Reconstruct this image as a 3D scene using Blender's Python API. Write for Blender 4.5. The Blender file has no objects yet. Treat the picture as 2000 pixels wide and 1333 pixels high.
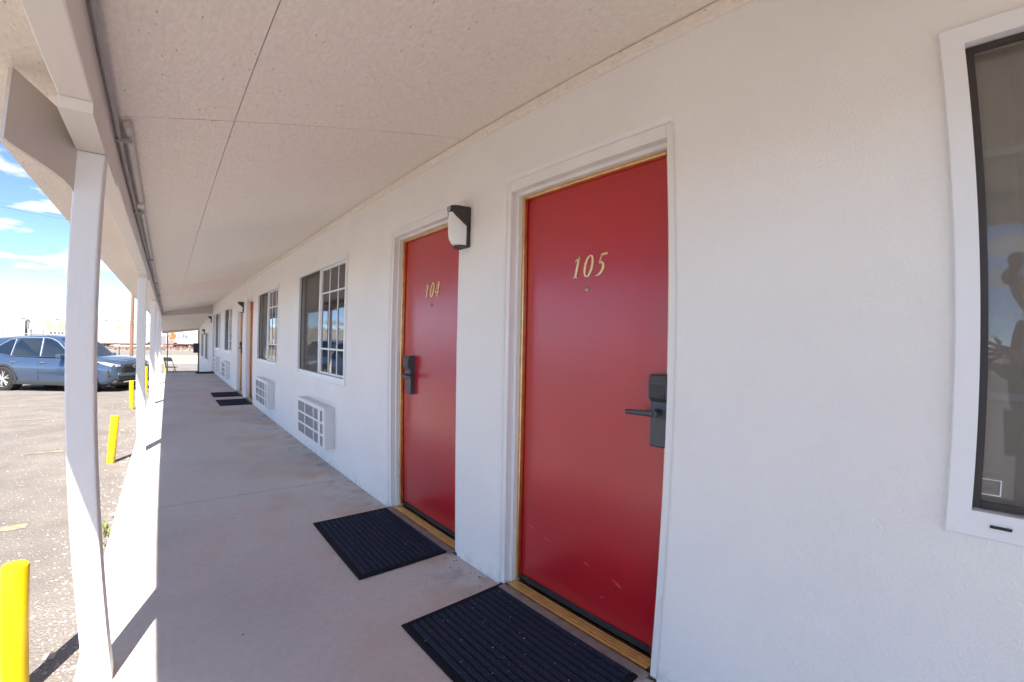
import bpy, bmesh, math, random
from mathutils import Vector, Matrix
random.seed(7)
S = bpy.context.scene
COL = S.collection
R = math.radians

# ---------------------------------------------------------------- camera
CAM = Vector((-1.4256, 0.0, 1.3058)); YAW, PITCH, ROLL = 0.71804, 0.00263, 0.01896
def cam_axis(r, up, fw):
    r, up = r*math.cos(ROLL)-up*math.sin(ROLL), up*math.cos(ROLL)+r*math.sin(ROLL)
    fw, up = fw*math.cos(PITCH)-up*math.sin(PITCH), up*math.cos(PITCH)+fw*math.sin(PITCH)
    return Vector((r*math.cos(YAW)+fw*math.sin(YAW), -r*math.sin(YAW)+fw*math.cos(YAW), up))
cd = bpy.data.cameras.new('camera'); cam = bpy.data.objects.new('camera', cd); COL.objects.link(cam)
ax, ay, az = cam_axis(1,0,0), cam_axis(0,1,0), cam_axis(0,0,-1)
cam.matrix_world = Matrix(((ax.x,ay.x,az.x,CAM.x),(ax.y,ay.y,az.y,CAM.y),(ax.z,ay.z,az.z,CAM.z),(0,0,0,1)))
cd.type = 'PANO'; cd.sensor_fit = 'HORIZONTAL'; cd.sensor_width = 36.0; cd.sensor_height = 24.0
K = (0.0654044156, 0.00021277115, -7.608154617e-05, 1.5092945e-06)     # ultra-wide lens with barrel distortion
cd.panorama_type = 'FISHEYE_LENS_POLYNOMIAL'
cd.fisheye_fov = R(200)
cd.fisheye_polynomial_k0 = 0.0
cd.fisheye_polynomial_k1, cd.fisheye_polynomial_k2, cd.fisheye_polynomial_k3, cd.fisheye_polynomial_k4 = [-k for k in K]
cd.clip_start = 0.02; cd.clip_end = 6000
S.camera = cam

# ---------------------------------------------------------------- sky and sun
SUN = Vector((-1.0, -2.6, 3.904)).normalized()                           # towards the sun
EL = math.asin(SUN.z); AZ = math.atan2(SUN.x, SUN.y)
W = bpy.data.worlds.new('World'); S.world = W; W.use_nodes = True
wn, wl = W.node_tree.nodes, W.node_tree.links
for n in list(wn): wn.remove(n)
def wnode(t, **kw):
    n = wn.new(t)
    for k, v in kw.items(): setattr(n, k, v)
    return n
out = wnode('ShaderNodeOutputWorld'); bg = wnode('ShaderNodeBackground'); bg.inputs[1].default_value = 0.072
sky = wnode('ShaderNodeTexSky', sky_type='NISHITA', sun_disc=False, sun_elevation=EL, sun_rotation=AZ, altitude=5500.0, air_density=0.9, dust_density=0.0, ozone_density=2.6)
tc = wnode('ShaderNodeTexCoord'); sep = wnode('ShaderNodeSeparateXYZ')
wl.new(tc.outputs['Generated'], sep.inputs[0])
zc_ = wnode('ShaderNodeMath', operation='MAXIMUM'); zc_.inputs[1].default_value = 0.0; wl.new(sep.outputs['Z'], zc_.inputs[0])
za = wnode('ShaderNodeMath', operation='ADD'); za.inputs[1].default_value = 0.10; wl.new(zc_.outputs[0], za.inputs[0])
dx = wnode('ShaderNodeMath', operation='DIVIDE'); wl.new(sep.outputs['X'], dx.inputs[0]); wl.new(za.outputs[0], dx.inputs[1])
dy = wnode('ShaderNodeMath', operation='DIVIDE'); wl.new(sep.outputs['Y'], dy.inputs[0]); wl.new(za.outputs[0], dy.inputs[1])
cmb = wnode('ShaderNodeCombineXYZ'); wl.new(dx.outputs[0], cmb.inputs[0]); wl.new(dy.outputs[0], cmb.inputs[1])
cn = wnode('ShaderNodeTexNoise'); cn.inputs['Scale'].default_value = 1.5; cn.inputs['Detail'].default_value = 7; cn.inputs['Roughness'].default_value = 0.52
cmap = wnode('ShaderNodeMapping'); cmap.inputs['Location'].default_value = (3.1, 0.6, 0.0); wl.new(cmb.outputs[0], cmap.inputs[0]); wl.new(cmap.outputs[0], cn.inputs['Vector'])
cr = wnode('ShaderNodeValToRGB'); cr.color_ramp.elements[0].position = 0.535; cr.color_ramp.elements[1].position = 0.60
wl.new(cn.outputs['Fac'], cr.inputs[0])
mixc = wnode('ShaderNodeMix', data_type='RGBA'); wl.new(cr.outputs['Color'], mixc.inputs['Factor'])
wl.new(sky.outputs[0], mixc.inputs['A']); mixc.inputs['B'].default_value = (3.4, 3.45, 3.55, 1)
wl.new(mixc.outputs['Result'], bg.inputs[0]); wl.new(bg.outputs[0], out.inputs[0])
sd = bpy.data.lights.new('sun', 'SUN'); sd.energy = 2.85; sd.angle = R(0.53); sd.color = (1.0, 0.92, 0.81)
sun = bpy.data.objects.new('sun', sd); COL.objects.link(sun); sun.rotation_euler = (-SUN).to_track_quat('-Z', 'Y').to_euler(); sun.location = SUN*60
S.view_settings.view_transform = 'Standard'; S.view_settings.look = 'None'; S.view_settings.gamma = 1.0
S.view_settings.use_curve_mapping = False; S.view_settings.exposure = 2.42
S.render.engine = 'CYCLES'; S.cycles.use_denoising = True; S.cycles.max_bounces = 7; S.cycles.diffuse_bounces = 4; S.cycles.adaptive_threshold = 0.03
S.cycles.transparent_max_bounces = 16; S.cycles.sample_clamp_indirect = 8.0

# ---------------------------------------------------------------- materials
MATS = {}
def mat(name, col, rough=0.6, metal=0.0, var=0.0, vscale=6.0, bump=0.0, bscale=80.0, bdist=0.004, spec=0.5, col2=None, c2scale=1.5, c2lo=0.45, c2hi=0.65, coat=0.0, detail=3.0, rvar=0.0, stretch=None):
    m = bpy.data.materials.new(name); m.use_nodes = True; MATS[name] = m
    nt = m.node_tree; N, L = nt.nodes, nt.links; b = N['Principled BSDF']
    b.inputs['Base Color'].default_value = (*col, 1); b.inputs['Roughness'].default_value = rough; b.inputs['Metallic'].default_value = metal
    b.inputs['Specular IOR Level'].default_value = spec; b.inputs['Coat Weight'].default_value = coat; b.inputs['Coat Roughness'].default_value = 0.05
    geo = N.new('ShaderNodeNewGeometry'); vec = geo.outputs['Position']
    if stretch:
        mp = N.new('ShaderNodeMapping'); mp.inputs['Scale'].default_value = stretch; L.new(vec, mp.inputs[0]); vec = mp.outputs[0]
    cur = None
    if col2 is not None:
        t = N.new('ShaderNodeTexNoise'); t.inputs['Scale'].default_value = c2scale; t.inputs['Detail'].default_value = 4; t.inputs['Roughness'].default_value = 0.6; L.new(vec, t.inputs['Vector'])
        rp = N.new('ShaderNodeValToRGB'); rp.color_ramp.elements[0].position = c2lo; rp.color_ramp.elements[1].position = c2hi
        rp.color_ramp.elements[0].color = (*col, 1); rp.color_ramp.elements[1].color = (*col2, 1); L.new(t.outputs['Fac'], rp.inputs[0]); cur = rp.outputs[0]
    if var > 0:
        t = N.new('ShaderNodeTexNoise'); t.inputs['Scale'].default_value = vscale; t.inputs['Detail'].default_value = detail; L.new(vec, t.inputs['Vector'])
        rp = N.new('ShaderNodeMapRange'); rp.inputs['From Min'].default_value = 0.3; rp.inputs['From Max'].default_value = 0.7; rp.inputs['To Min'].default_value = 1-var; rp.inputs['To Max'].default_value = 1+var; L.new(t.outputs['Fac'], rp.inputs['Value'])
        mx = N.new('ShaderNodeMix'); mx.data_type = 'RGBA'; mx.blend_type = 'MULTIPLY'; mx.inputs['Factor'].default_value = 1.0
        if cur is not None: L.new(cur, mx.inputs['A'])
        else: mx.inputs['A'].default_value = (*col, 1)
        L.new(rp.outputs[0], mx.inputs['B']); cur = mx.outputs['Result']
    if cur is not None: L.new(cur, b.inputs['Base Color'])
    if rvar > 0:
        t = N.new('ShaderNodeTexNoise'); t.inputs['Scale'].default_value = 9; t.inputs['Detail'].default_value = 4; L.new(vec, t.inputs['Vector'])
        rp = N.new('ShaderNodeMapRange'); rp.inputs['To Min'].default_value = rough-rvar; rp.inputs['To Max'].default_value = rough+rvar; L.new(t.outputs['Fac'], rp.inputs['Value']); L.new(rp.outputs[0], b.inputs['Roughness'])
    if bump > 0:
        t = N.new('ShaderNodeTexNoise'); t.inputs['Scale'].default_value = bscale; t.inputs['Detail'].default_value = 2; L.new(vec, t.inputs['Vector'])
        bp = N.new('ShaderNodeBump'); bp.inputs['Strength'].default_value = bump; bp.inputs['Distance'].default_value = bdist; L.new(t.outputs['Fac'], bp.inputs['Height']); L.new(bp.outputs[0], b.inputs['Normal'])
    return m
def specks(m, scale, lo, hi, col, amount=1.0, distort=None):
    """dark or light flecks (holes, stones) on top of a material's colour"""
    nt = m.node_tree; N, L = nt.nodes, nt.links; b = N['Principled BSDF']
    geo = N.new('ShaderNodeNewGeometry'); t = N.new('ShaderNodeTexVoronoi'); t.inputs['Scale'].default_value = scale
    v = geo.outputs['Position']
    if distort:
        mp = N.new('ShaderNodeMapping'); mp.inputs['Scale'].default_value = distort; L.new(v, mp.inputs[0]); v = mp.outputs[0]
    L.new(v, t.inputs['Vector'])
    sp = N.new('ShaderNodeSeparateColor'); L.new(t.outputs['Color'], sp.inputs[0])
    pick = N.new('ShaderNodeMath'); pick.operation = 'LESS_THAN'; pick.inputs[1].default_value = amount; L.new(sp.outputs[0], pick.inputs[0])
    rp = N.new('ShaderNodeMapRange'); rp.inputs['From Min'].default_value = lo; rp.inputs['From Max'].default_value = hi; rp.inputs['To Min'].default_value = 1; rp.inputs['To Max'].default_value = 0; L.new(t.outputs['Distance'], rp.inputs['Value'])
    mul = N.new('ShaderNodeMath'); mul.operation = 'MULTIPLY'; L.new(rp.outputs[0], mul.inputs[0]); L.new(pick.outputs[0], mul.inputs[1])
    mx = N.new('ShaderNodeMix'); mx.data_type = 'RGBA'; L.new(mul.outputs[0], mx.inputs['Factor']); mx.inputs['B'].default_value = (*col, 1)
    src = b.inputs['Base Color'].links[0].from_socket if b.inputs['Base Color'].links else None
    if src: L.new(src, mx.inputs['A'])
    else: mx.inputs['A'].default_value = b.inputs['Base Color'].default_value
    L.new(mx.outputs['Result'], b.inputs['Base Color'])

mat('stucco', (0.87,0.845,0.81), 0.82, var=0.025, vscale=2.2, bump=0.5, bscale=110, bdist=0.006, spec=0.3)
mat('ceiling_paint', (0.88,0.805,0.715), 0.8, var=0.06, vscale=85.0, bump=0.8, bscale=75, bdist=0.006, spec=0.3, stretch=(1,0.45,1))
specks(MATS['ceiling_paint'], 42, 0.04, 0.20, (0.46,0.39,0.33), 0.24, (1.3,0.5,1))
specks(MATS['ceiling_paint'], 10, 0.02, 0.05, (0.27,0.22,0.18), 0.22, (1.6,0.8,1))
mat('wood_paint', (0.85,0.83,0.805), 0.5, var=0.04, vscale=5, bump=0.45, bscale=110, bdist=0.003, stretch=(1,1,0.03))
mat('beam_paint', (0.82,0.765,0.70), 0.6, var=0.05, vscale=5, bump=0.4, bscale=60, bdist=0.004, stretch=(1,0.06,1))
mat('bracket_paint', (0.66,0.60,0.54), 0.55, var=0.03, vscale=4)
mat('door_red', (0.46,0.006,0.016), 0.34, var=0.05, vscale=3, bump=0.10, bscale=170, bdist=0.002, spec=0.6, rvar=0.05, coat=0.8)
MATS['door_red'].node_tree.nodes['Principled BSDF'].inputs['Coat Roughness'].default_value = 0.24
specks(MATS['door_red'], 5, 0.03, 0.06, (0.58,0.26,0.24), 0.07, (1,0.32,3.2))
mat('brass', (0.80,0.58,0.27), 0.30, metal=1.0, var=0.12, vscale=20)
mat('digit_gold', (0.86,0.66,0.34), 0.34, metal=0.85, var=0.08, vscale=60)
mat('peephole_metal', (0.42,0.33,0.22), 0.35, metal=1.0)
mat('scuff', (0.62,0.22,0.21), 0.6, var=0.3, vscale=90)
mat('black_plastic', (0.028,0.028,0.032), 0.38, var=0.1, vscale=30)
mat('lock_grey', (0.085,0.09,0.10), 0.4, metal=0.3)
mat('rubber', (0.02,0.02,0.022), 0.7)
mat('vinyl', (0.83,0.83,0.83), 0.38, var=0.02, vscale=4)
mat('lamp_bronze', (0.045,0.035,0.032), 0.45, var=0.1, vscale=25)
mat('lamp_lens', (0.86,0.86,0.84), 0.3)
mat('ac_case', (0.70,0.69,0.665), 0.5, var=0.03, vscale=8)
mat('ac_white', (0.82,0.82,0.81), 0.45)
mat('ac_fin', (0.42,0.43,0.44), 0.5, metal=0.2)
mat('mat_pile', (0.031,0.038,0.066), 0.95, var=0.55, vscale=260, bump=0.8, bscale=320, bdist=0.004, spec=0.1)
mat('mat_rubber', (0.010,0.011,0.016), 0.85, bump=0.3, bscale=200, spec=0.2)
mat('concrete', (0.53,0.495,0.485), 0.8, var=0.05, vscale=30, bump=0.3, bscale=150, bdist=0.003, col2=(0.55,0.46,0.415), c2scale=0.8, c2lo=0.46, c2hi=0.72, spec=0.35, rvar=0.1)
specks(MATS['concrete'], 30, 0.03, 0.07, (0.20,0.18,0.17), 0.08)
def grime(name, axis, a, b, col, scale, lo, hi):
    """dirt that gathers between world coordinates a (none) and b (full) along an axis, broken up by noise"""
    m = MATS[name]; N, L = m.node_tree.nodes, m.node_tree.links; b_ = N['Principled BSDF']
    geo = N.new('ShaderNodeNewGeometry'); sp = N.new('ShaderNodeSeparateXYZ'); L.new(geo.outputs['Position'], sp.inputs[0])
    mr = N.new('ShaderNodeMapRange'); mr.inputs['From Min'].default_value = a; mr.inputs['From Max'].default_value = b; L.new(sp.outputs[axis], mr.inputs['Value'])
    t = N.new('ShaderNodeTexNoise'); t.inputs['Scale'].default_value = scale; t.inputs['Detail'].default_value = 5; L.new(geo.outputs['Position'], t.inputs['Vector'])
    r2 = N.new('ShaderNodeMapRange'); r2.inputs['From Min'].default_value = lo; r2.inputs['From Max'].default_value = hi; L.new(t.outputs['Fac'], r2.inputs['Value'])
    mu = N.new('ShaderNodeMath'); mu.operation = 'MULTIPLY'; L.new(mr.outputs[0], mu.inputs[0]); L.new(r2.outputs[0], mu.inputs[1])
    mx = N.new('ShaderNodeMix'); mx.data_type = 'RGBA'; L.new(mu.outputs[0], mx.inputs['Factor']); L.new(b_.inputs['Base Color'].links[0].from_socket, mx.inputs['A']); mx.inputs['B'].default_value = (*col, 1)
    L.new(mx.outputs['Result'], b_.inputs['Base Color'])
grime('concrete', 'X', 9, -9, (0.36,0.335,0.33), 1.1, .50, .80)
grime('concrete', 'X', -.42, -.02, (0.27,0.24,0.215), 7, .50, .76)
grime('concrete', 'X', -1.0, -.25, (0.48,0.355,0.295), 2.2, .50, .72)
grime('stucco', 'Z', .10, .0, (0.60,0.58,0.55), 16, .48, .75)
mat('sill_concrete', (0.26,0.215,0.20), 0.85, var=0.15, vscale=20, bump=0.3, bscale=120)
mat('asphalt', (0.200,0.182,0.170), 0.95, var=0.16, vscale=2.2, bump=0.9, bscale=70, bdist=0.015, col2=(0.175,0.160,0.152), c2scale=0.7, c2lo=0.48, c2hi=0.66, spec=0.2, detail=8)
specks(MATS['asphalt'], 34, 0.10, 0.25, (0.11,0.10,0.105), 0.20)
specks(MATS['asphalt'], 47, 0.12, 0.24, (0.46,0.42,0.40), 0.30)
mat('road', (0.30,0.30,0.305), 0.9, var=0.08, vscale=1.0)
mat('dry_grass', (0.36,0.33,0.20), 0.95, var=0.25, vscale=2.5)
mat('ballast', (0.34,0.29,0.27), 0.95, var=0.25, vscale=3.5)
mat('pebble', (0.30,0.265,0.25), 0.9, var=0.6, vscale=19)
mat('stripe_yellow', (0.42,0.33,0.16), 0.9, var=0.2, vscale=15, col2=(0.200,0.182,0.170), c2scale=14, c2lo=0.36, c2hi=0.52)
mat('bollard_yellow', (0.74,0.50,0.0), 0.42, var=0.04, vscale=9, bump=0.3, bscale=40, bdist=0.003)
specks(MATS['bollard_yellow'], 26, .08, .22, (0.34,0.25,0.12), 0.14, (1,1,0.45))
grime('bollard_yellow', 'Z', -.05, -.30, (0.22,0.17,0.09), 18, .42, .62)
mat('weed_green', (0.16,0.20,0.04), 0.8, var=0.3, vscale=30)
mat('conduit_dark', (0.36,0.345,0.33), 0.5)
mat('conduit_paint', (0.62,0.57,0.53), 0.55)
mat('curtain', (0.86,0.77,0.66), 0.9, var=0.05, vscale=12)
mat('room_dark', (0.12,0.11,0.10), 0.9)
mat('car_paint', (0.062,0.102,0.175), 0.20, metal=0.45, coat=1.0, spec=0.5)
mat('car_blue', (0.03,0.13,0.30), 0.22, metal=0.4, coat=1.0)
mat('car_glass', (0.010,0.020,0.038), 0.03, spec=0.6)
mat('car_trim', (0.035,0.037,0.04), 0.5)
mat('chrome', (0.75,0.76,0.78), 0.12, metal=1.0)
mat('silver_trim', (0.62,0.63,0.65), 0.35, metal=0.6)
mat('tyre', (0.022,0.022,0.023), 0.85)
mat('headlight', (0.36,0.40,0.45), 0.08, spec=0.8)
mat('amber', (0.80,0.42,0.14), 0.2)
mat('tail_red', (0.35,0.01,0.01), 0.15)
mat('train_white', (0.40,0.385,0.36), 0.65, var=0.08, vscale=0.9, col2=(0.36,0.31,0.25), c2scale=0.35, c2lo=0.55, c2hi=0.75)
mat('train_dark', (0.055,0.048,0.046), 0.8, var=0.3, vscale=2)
mat('train_red', (0.20,0.05,0.04), 0.75, var=0.2, vscale=1.5)
mat('train_orange', (0.55,0.13,0.03), 0.7, var=0.1, vscale=3)
mat('train_tan', (0.40,0.32,0.22), 0.75, var=0.15, vscale=3)
mat('train_blue', (0.10,0.14,0.34), 0.7)
mat('train_grey', (0.33,0.35,0.40), 0.7, var=0.1, vscale=2)
mat('rail_steel', (0.16,0.12,0.10), 0.5, metal=0.6)
mat('pole_wood', (0.24,0.135,0.085), 0.9, var=0.2, vscale=5, bump=0.5, bscale=30, stretch=(1,1,0.1))
mat('chair_grey', (0.15,0.15,0.15), 0.5)
mat('white_rail', (0.80,0.79,0.77), 0.5)
mat('wire', (0.05,0.05,0.055), 0.6)
mat('litter', (0.74,0.70,0.66), 0.9)
mat('leaf_bit', (0.10,0.075,0.055), 0.9)
def glass_mat(name, ior, tint=(1,1,1)):
    m = bpy.data.materials.new(name); m.use_nodes = True; MATS[name] = m
    N, L = m.node_tree.nodes, m.node_tree.links
    for n in list(N): N.remove(n)
    o = N.new('ShaderNodeOutputMaterial'); mx = N.new('ShaderNodeMixShader'); f = N.new('ShaderNodeFresnel'); f.inputs[0].default_value = ior
    t = N.new('ShaderNodeBsdfTransparent'); t.inputs[0].default_value = (*tint, 1); g = N.new('ShaderNodeBsdfGlossy'); g.inputs['Roughness'].default_value = 0.0; g.inputs['Color'].default_value = (0.95,0.97,1,1)
    L.new(f.outputs[0], mx.inputs[0]); L.new(t.outputs[0], mx.inputs[1]); L.new(g.outputs[0], mx.inputs[2]); L.new(mx.outputs[0], o.inputs[0])
glass_mat('window_glass', 1.9, (0.95,0.96,0.955))
def screen_mat(name):
    m = bpy.data.materials.new(name); m.use_nodes = True; MATS[name] = m
    N, L = m.node_tree.nodes, m.node_tree.links
    for n in list(N): N.remove(n)
    o = N.new('ShaderNodeOutputMaterial'); mx = N.new('ShaderNodeMixShader'); mx.inputs[0].default_value = 0.24
    t = N.new('ShaderNodeBsdfTransparent'); d = N.new('ShaderNodeBsdfDiffuse'); d.inputs[0].default_value = (0.30,0.265,0.23,1)
    L.new(t.outputs[0], mx.inputs[1]); L.new(d.outputs[0], mx.inputs[2]); L.new(mx.outputs[0], o.inputs[0])
screen_mat('insect_screen')
glass_mat('screened_glass', 2.0, (0.97,0.97,0.965))

# ---------------------------------------------------------------- helpers
class MB:
    """collects boxes, prisms, tubes and sheets; build() links them as one mesh object"""
    def __init__(s): s.bm = bmesh.new()
    def box(s, x0, x1, y0, y1, z0, z1, bev=0.0, seg=2, rot=None, piv=None):
        r = bmesh.ops.create_cube(s.bm, size=1.0); vs = r['verts']
        for v in vs: v.co = Vector(((x0+x1)/2+v.co.x*(x1-x0), (y0+y1)/2+v.co.y*(y1-y0), (z0+z1)/2+v.co.z*(z1-z0)))
        if bev > 0:
            es = list({e for v in vs for e in v.link_edges})
            q = bmesh.ops.bevel(s.bm, geom=es, offset=bev, segments=seg, affect='EDGES', profile=0.5); vs = list({v for f in q['faces'] for v in f.verts} | {v for v in vs if v.is_valid})
        if rot is not None: bmesh.ops.rotate(s.bm, verts=[v for v in vs if v.is_valid], cent=piv or Vector(((x0+x1)/2,(y0+y1)/2,(z0+z1)/2)), matrix=rot)
        return s
    def face(s, pts): s.bm.faces.new([s.bm.verts.new(p) for p in pts]); return s
    def prism(s, pts, off):
        """closed polygon pts (3D) extruded by vector off"""
        a = [s.bm.verts.new(p) for p in pts]; b = [s.bm.verts.new(Vector(p)+Vector(off)) for p in pts]; n = len(pts)
        s.bm.faces.new(a[::-1]); s.bm.faces.new(b)
        for i in range(n): s.bm.faces.new([a[i], a[(i+1)%n], b[(i+1)%n], b[i]])
        return s
    def tube(s, pts, rad, n=10, caps=True):
        rings = []; P = [Vector(p) for p in pts]; rr = rad if isinstance(rad, (list, tuple)) else [rad]*len(P)
        for i, p in enumerate(P):
            d = (P[min(i+1,len(P)-1)]-P[max(i-1,0)]).normalized()
            u = d.orthogonal().normalized() if i == 0 else (u-d*u.dot(d)).normalized()
            w = d.cross(u); rings.append([s.bm.verts.new(p+(u*math.cos(2*math.pi*k/n)+w*math.sin(2*math.pi*k/n))*rr[i]) for k in range(n)])
        for a, b in zip(rings, rings[1:]):
            for k in range(n): s.bm.faces.new([a[k], a[(k+1)%n], b[(k+1)%n], b[k]])
        if caps: s.bm.faces.new(rings[0][::-1]); s.bm.faces.new(rings[-1])
        return s
    def loft(s, rings, closed=True, cap=True):
        V = [[s.bm.verts.new(p) for p in r] for r in rings]; n = len(V[0])
        for a, b in zip(V, V[1:]):
            for k in range(n if closed else n-1): s.bm.faces.new([a[k], a[(k+1)%n], b[(k+1)%n], b[k]])
        if cap and closed: s.bm.faces.new(V[0][::-1]); s.bm.faces.new(V[-1])
        return s
    def stroke(s, pts, wid, d0, d1, fr):
        """flat ribbon through 2D pts with widths wid, between depths d0 and d1; fr maps (u, v, d) to 3D"""
        P = [Vector((*p, 0)) for p in pts]; Ls, Rs = [], []
        for i, p in enumerate(P):
            d = (P[min(i+1,len(P)-1)]-P[max(i-1,0)]).normalized(); nn = Vector((-d.y, d.x, 0)); w = wid[i] if isinstance(wid, (list,tuple)) else wid
            Ls.append(p+nn*w/2); Rs.append(p-nn*w/2)
        rings = [[fr(l.x,l.y,d0), fr(l.x,l.y,d1), fr(r.x,r.y,d1), fr(r.x,r.y,d0)] for l, r in zip(Ls, Rs)]
        return s.loft(rings)
    def mesh(s, name, m, smooth=None):
        bmesh.ops.recalc_face_normals(s.bm, faces=s.bm.faces)
        me = bpy.data.meshes.new(name); s.bm.to_mesh(me); s.bm.free(); me.materials.append(MATS[m])
        if smooth is not None:
            for p in me.polygons: p.use_smooth = True
            me.set_sharp_from_angle(angle=R(smooth))
        return me
    def build(s, name, m, parent=None, smooth=None, loc=None):
        return link(name, s.mesh(name, m, smooth), parent, loc)
def link(name, me, parent=None, loc=None):
    o = bpy.data.objects.new(name, me); COL.objects.link(o); o.parent = parent
    if loc is not None: o.location = loc
    return o
def tag(o, label=None, cat=None, group=None, kind=None):
    if label: o['label'] = label
    if cat: o['category'] = cat
    if group: o['group'] = group
    if kind: o['kind'] = kind
    return o
def thing(name, label, cat, loc=(0,0,0), rz=0.0, group=None):
    o = bpy.data.objects.new(name, None); COL.objects.link(o); o.location = loc; o.rotation_euler = (0,0,rz); o.empty_display_size = 0.1
    return tag(o, label, cat, group)
def copy_tree(o, parent=None):
    c = o.copy(); COL.objects.link(c); c.parent = parent
    for ch in list(o.children): copy_tree(ch, c)
    return c
def ground_z(y):
    if y < 2: return -0.15
    if y > 60: return -0.87-0.13*min((y-60)/25, 1.0)
    return -0.15-0.019*(min(y, 40.0)-2)

# ---------------------------------------------------------------- ground, road, track bed
m = MB(); ys = [-400,-60,-10,0,2,3,4,5,6,7,8,9,10,11,12,13,14,15,16,17,18,19,20,21,22,23,26,30,34,40,60,70,85,110,200,700,3000]; xs = [-2500,-400,-80,-20,-8,-4,-2,2,8,20,80,400,2500]
V = [[m.bm.verts.new((x,y,ground_z(y))) for x in xs] for y in ys]
for i in range(len(ys)-1):
    for j in range(len(xs)-1): m.bm.faces.new([V[i][j],V[i][j+1],V[i+1][j+1],V[i+1][j]])
ground = tag(m.build('ground', 'asphalt', smooth=60), kind='structure')
G = ground_z(50)
tag(MB().face([(-300,40,G+.006),(300,40,G+.006),(300,47,G+.006),(-300,47,G+.006)]).build('road', 'road'), kind='structure')
tag(MB().face([(-400,47.02,G+.010),(400,47.02,G+.010),(400,57,G+.010),(-400,57,G+.010)]).build('verge', 'dry_grass'), kind='structure')
TG = ground_z(95)
m = MB(); m.loft([[(x,60,TG+.02),(x,84,TG+.03),(x,92.0,TG+.02),(x,93.0,TG+.10),(x,97,TG+.10),(x,99,TG-.02)] for x in (-300,300)], closed=False); tag(m.build('ballast_bed', 'ballast'), kind='structure')
def stripe(x0, x1, y0, y1):
    MB().face([(x0,y0,ground_z(y0)+.004),(x1,y0,ground_z(y0)+.004),(x1,y1,ground_z(y1)+.004),(x0,y1,ground_z(y1)+.004)]).build('painted_stripe', 'stripe_yellow', ground)
stripe(-2.62,-2.42,4.50,4.62); stripe(-3.1,-2.25,7.55,7.65); stripe(-4.4,-3.4,11.0,11.1); stripe(-2.30,-2.10,6.0,6.07)
# loose stones of the lot
m = MB(); rnd = random.Random(3)
def pebble(mb, x, y, z, r):
    a = rnd.uniform(0, 6.28); sx, sy, sz = r*rnd.uniform(.7,1.3), r*rnd.uniform(.7,1.3), r*rnd.uniform(.35,.7)
    c, s_ = math.cos(a), math.sin(a); P = []
    for px, py, pz in ((1,0,0),(0,1,0),(-1,0,0),(0,-1,0),(0,0,1),(0,0,-1)):
        px, py, pz = px*sx*rnd.uniform(.8,1.2), py*sy*rnd.uniform(.8,1.2), pz*sz
        P.append(mb.bm.verts.new((x+px*c-py*s_, y+px*s_+py*c, z+pz)))
    for i in range(4): mb.bm.faces.new([P[i],P[(i+1)%4],P[4]]); mb.bm.faces.new([P[(i+1)%4],P[i],P[5]])
for _ in range(11000):
    y = 1.2+13*rnd.random()**1.8; x = -1.80-(0.02+3.2*rnd.random()**1.4)*(0.5+y*0.22)
    edge = math.exp(-(-1.8-x)*2.2); r = rnd.uniform(.002,.007)*(1+1.3*edge*rnd.random())*(1+.05*y)
    if rnd.random() < .012: r *= 2.6
    pebble(m, x, y, ground_z(y)+r*.1, r)
tag(m.build('loose_gravel', 'pebble'), 'loose grey stones scattered over the worn asphalt beside the walkway', 'gravel', kind='stuff')

# ---------------------------------------------------------------- walkway
WX = -1.787
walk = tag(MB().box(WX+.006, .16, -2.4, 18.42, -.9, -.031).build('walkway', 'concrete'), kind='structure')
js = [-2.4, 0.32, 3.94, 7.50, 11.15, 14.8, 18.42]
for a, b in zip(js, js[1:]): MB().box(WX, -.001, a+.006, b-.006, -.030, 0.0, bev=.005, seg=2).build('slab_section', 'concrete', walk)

# ---------------------------------------------------------------- motel building
B = thing('motel_building', 'long white stucco motel with red doors and a covered walkway', 'building')
ZC, SL = 2.5257, 0.2307
def cz(x): return ZC+SL*x
EX = -2.0487                                             # eave
DOORS = [('105', .784, 1.674, 'near'), ('104', 2.146, 3.037, 'far'), ('103', 9.40, 10.29, 'near'), ('102', 10.83, 11.72, 'far'), ('101', 17.86, 18.75, 'near')]
WINS = [(-1.836, 0), (3.994, 0), (6.995, 0), (12.70, 0), (15.72, 0)]
WW, WZ0, WZ1 = 1.811, .859, 2.120; ZT = 2.0897
def wall_mesh(mb, y0, y1, z0, z1, ops, xf, xb):
    Y = sorted({y0, y1, *[o[0] for o in ops], *[o[1] for o in ops]}); Z = sorted({z0, z1, *[o[2] for o in ops], *[o[3] for o in ops]})
    inside = lambda y, z: any(o[0] < y < o[1] and o[2] < z < o[3] for o in ops)
    vf, vb = {}, {}
    def g(d, x, y, z):
        k = (round(y,5), round(z,5))
        if k not in d: d[k] = mb.bm.verts.new((x,y,z))
        return d[k]
    for ya, yb in zip(Y, Y[1:]):
        for za_, zb in zip(Z, Z[1:]):
            if inside((ya+yb)/2, (za_+zb)/2): continue
            c = [(ya,za_),(yb,za_),(yb,zb),(ya,zb)]
            mb.bm.faces.new([g(vf,xf,*p) for p in c]); mb.bm.faces.new([g(vb,xb,*p) for p in c[::-1]])
            for p, q in zip(c, c[1:]+c[:1]):
                mid = ((p[0]+q[0])/2, (p[1]+q[1])/2); nx, nz = q[1]-p[1], -(q[0]-p[0]); L = math.hypot(nx,nz); t = (mid[0]+nx/L*.001, mid[1]+nz/L*.001)
                if not (y0 < t[0] < y1 and z0 < t[1] < z1) or inside(*t): mb.bm.faces.new([g(vf,xf,*q), g(vf,xf,*p), g(vb,xb,*p), g(vb,xb,*q)])
CW, CT = .030, .055
fo = .022
ops = [(a-CW, b+CW, -.3, ZT+CT) for _, a, b, _ in DOORS]+[(a+fo, a+WW-fo, WZ0+fo, WZ1-fo) for a, _ in WINS]
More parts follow.
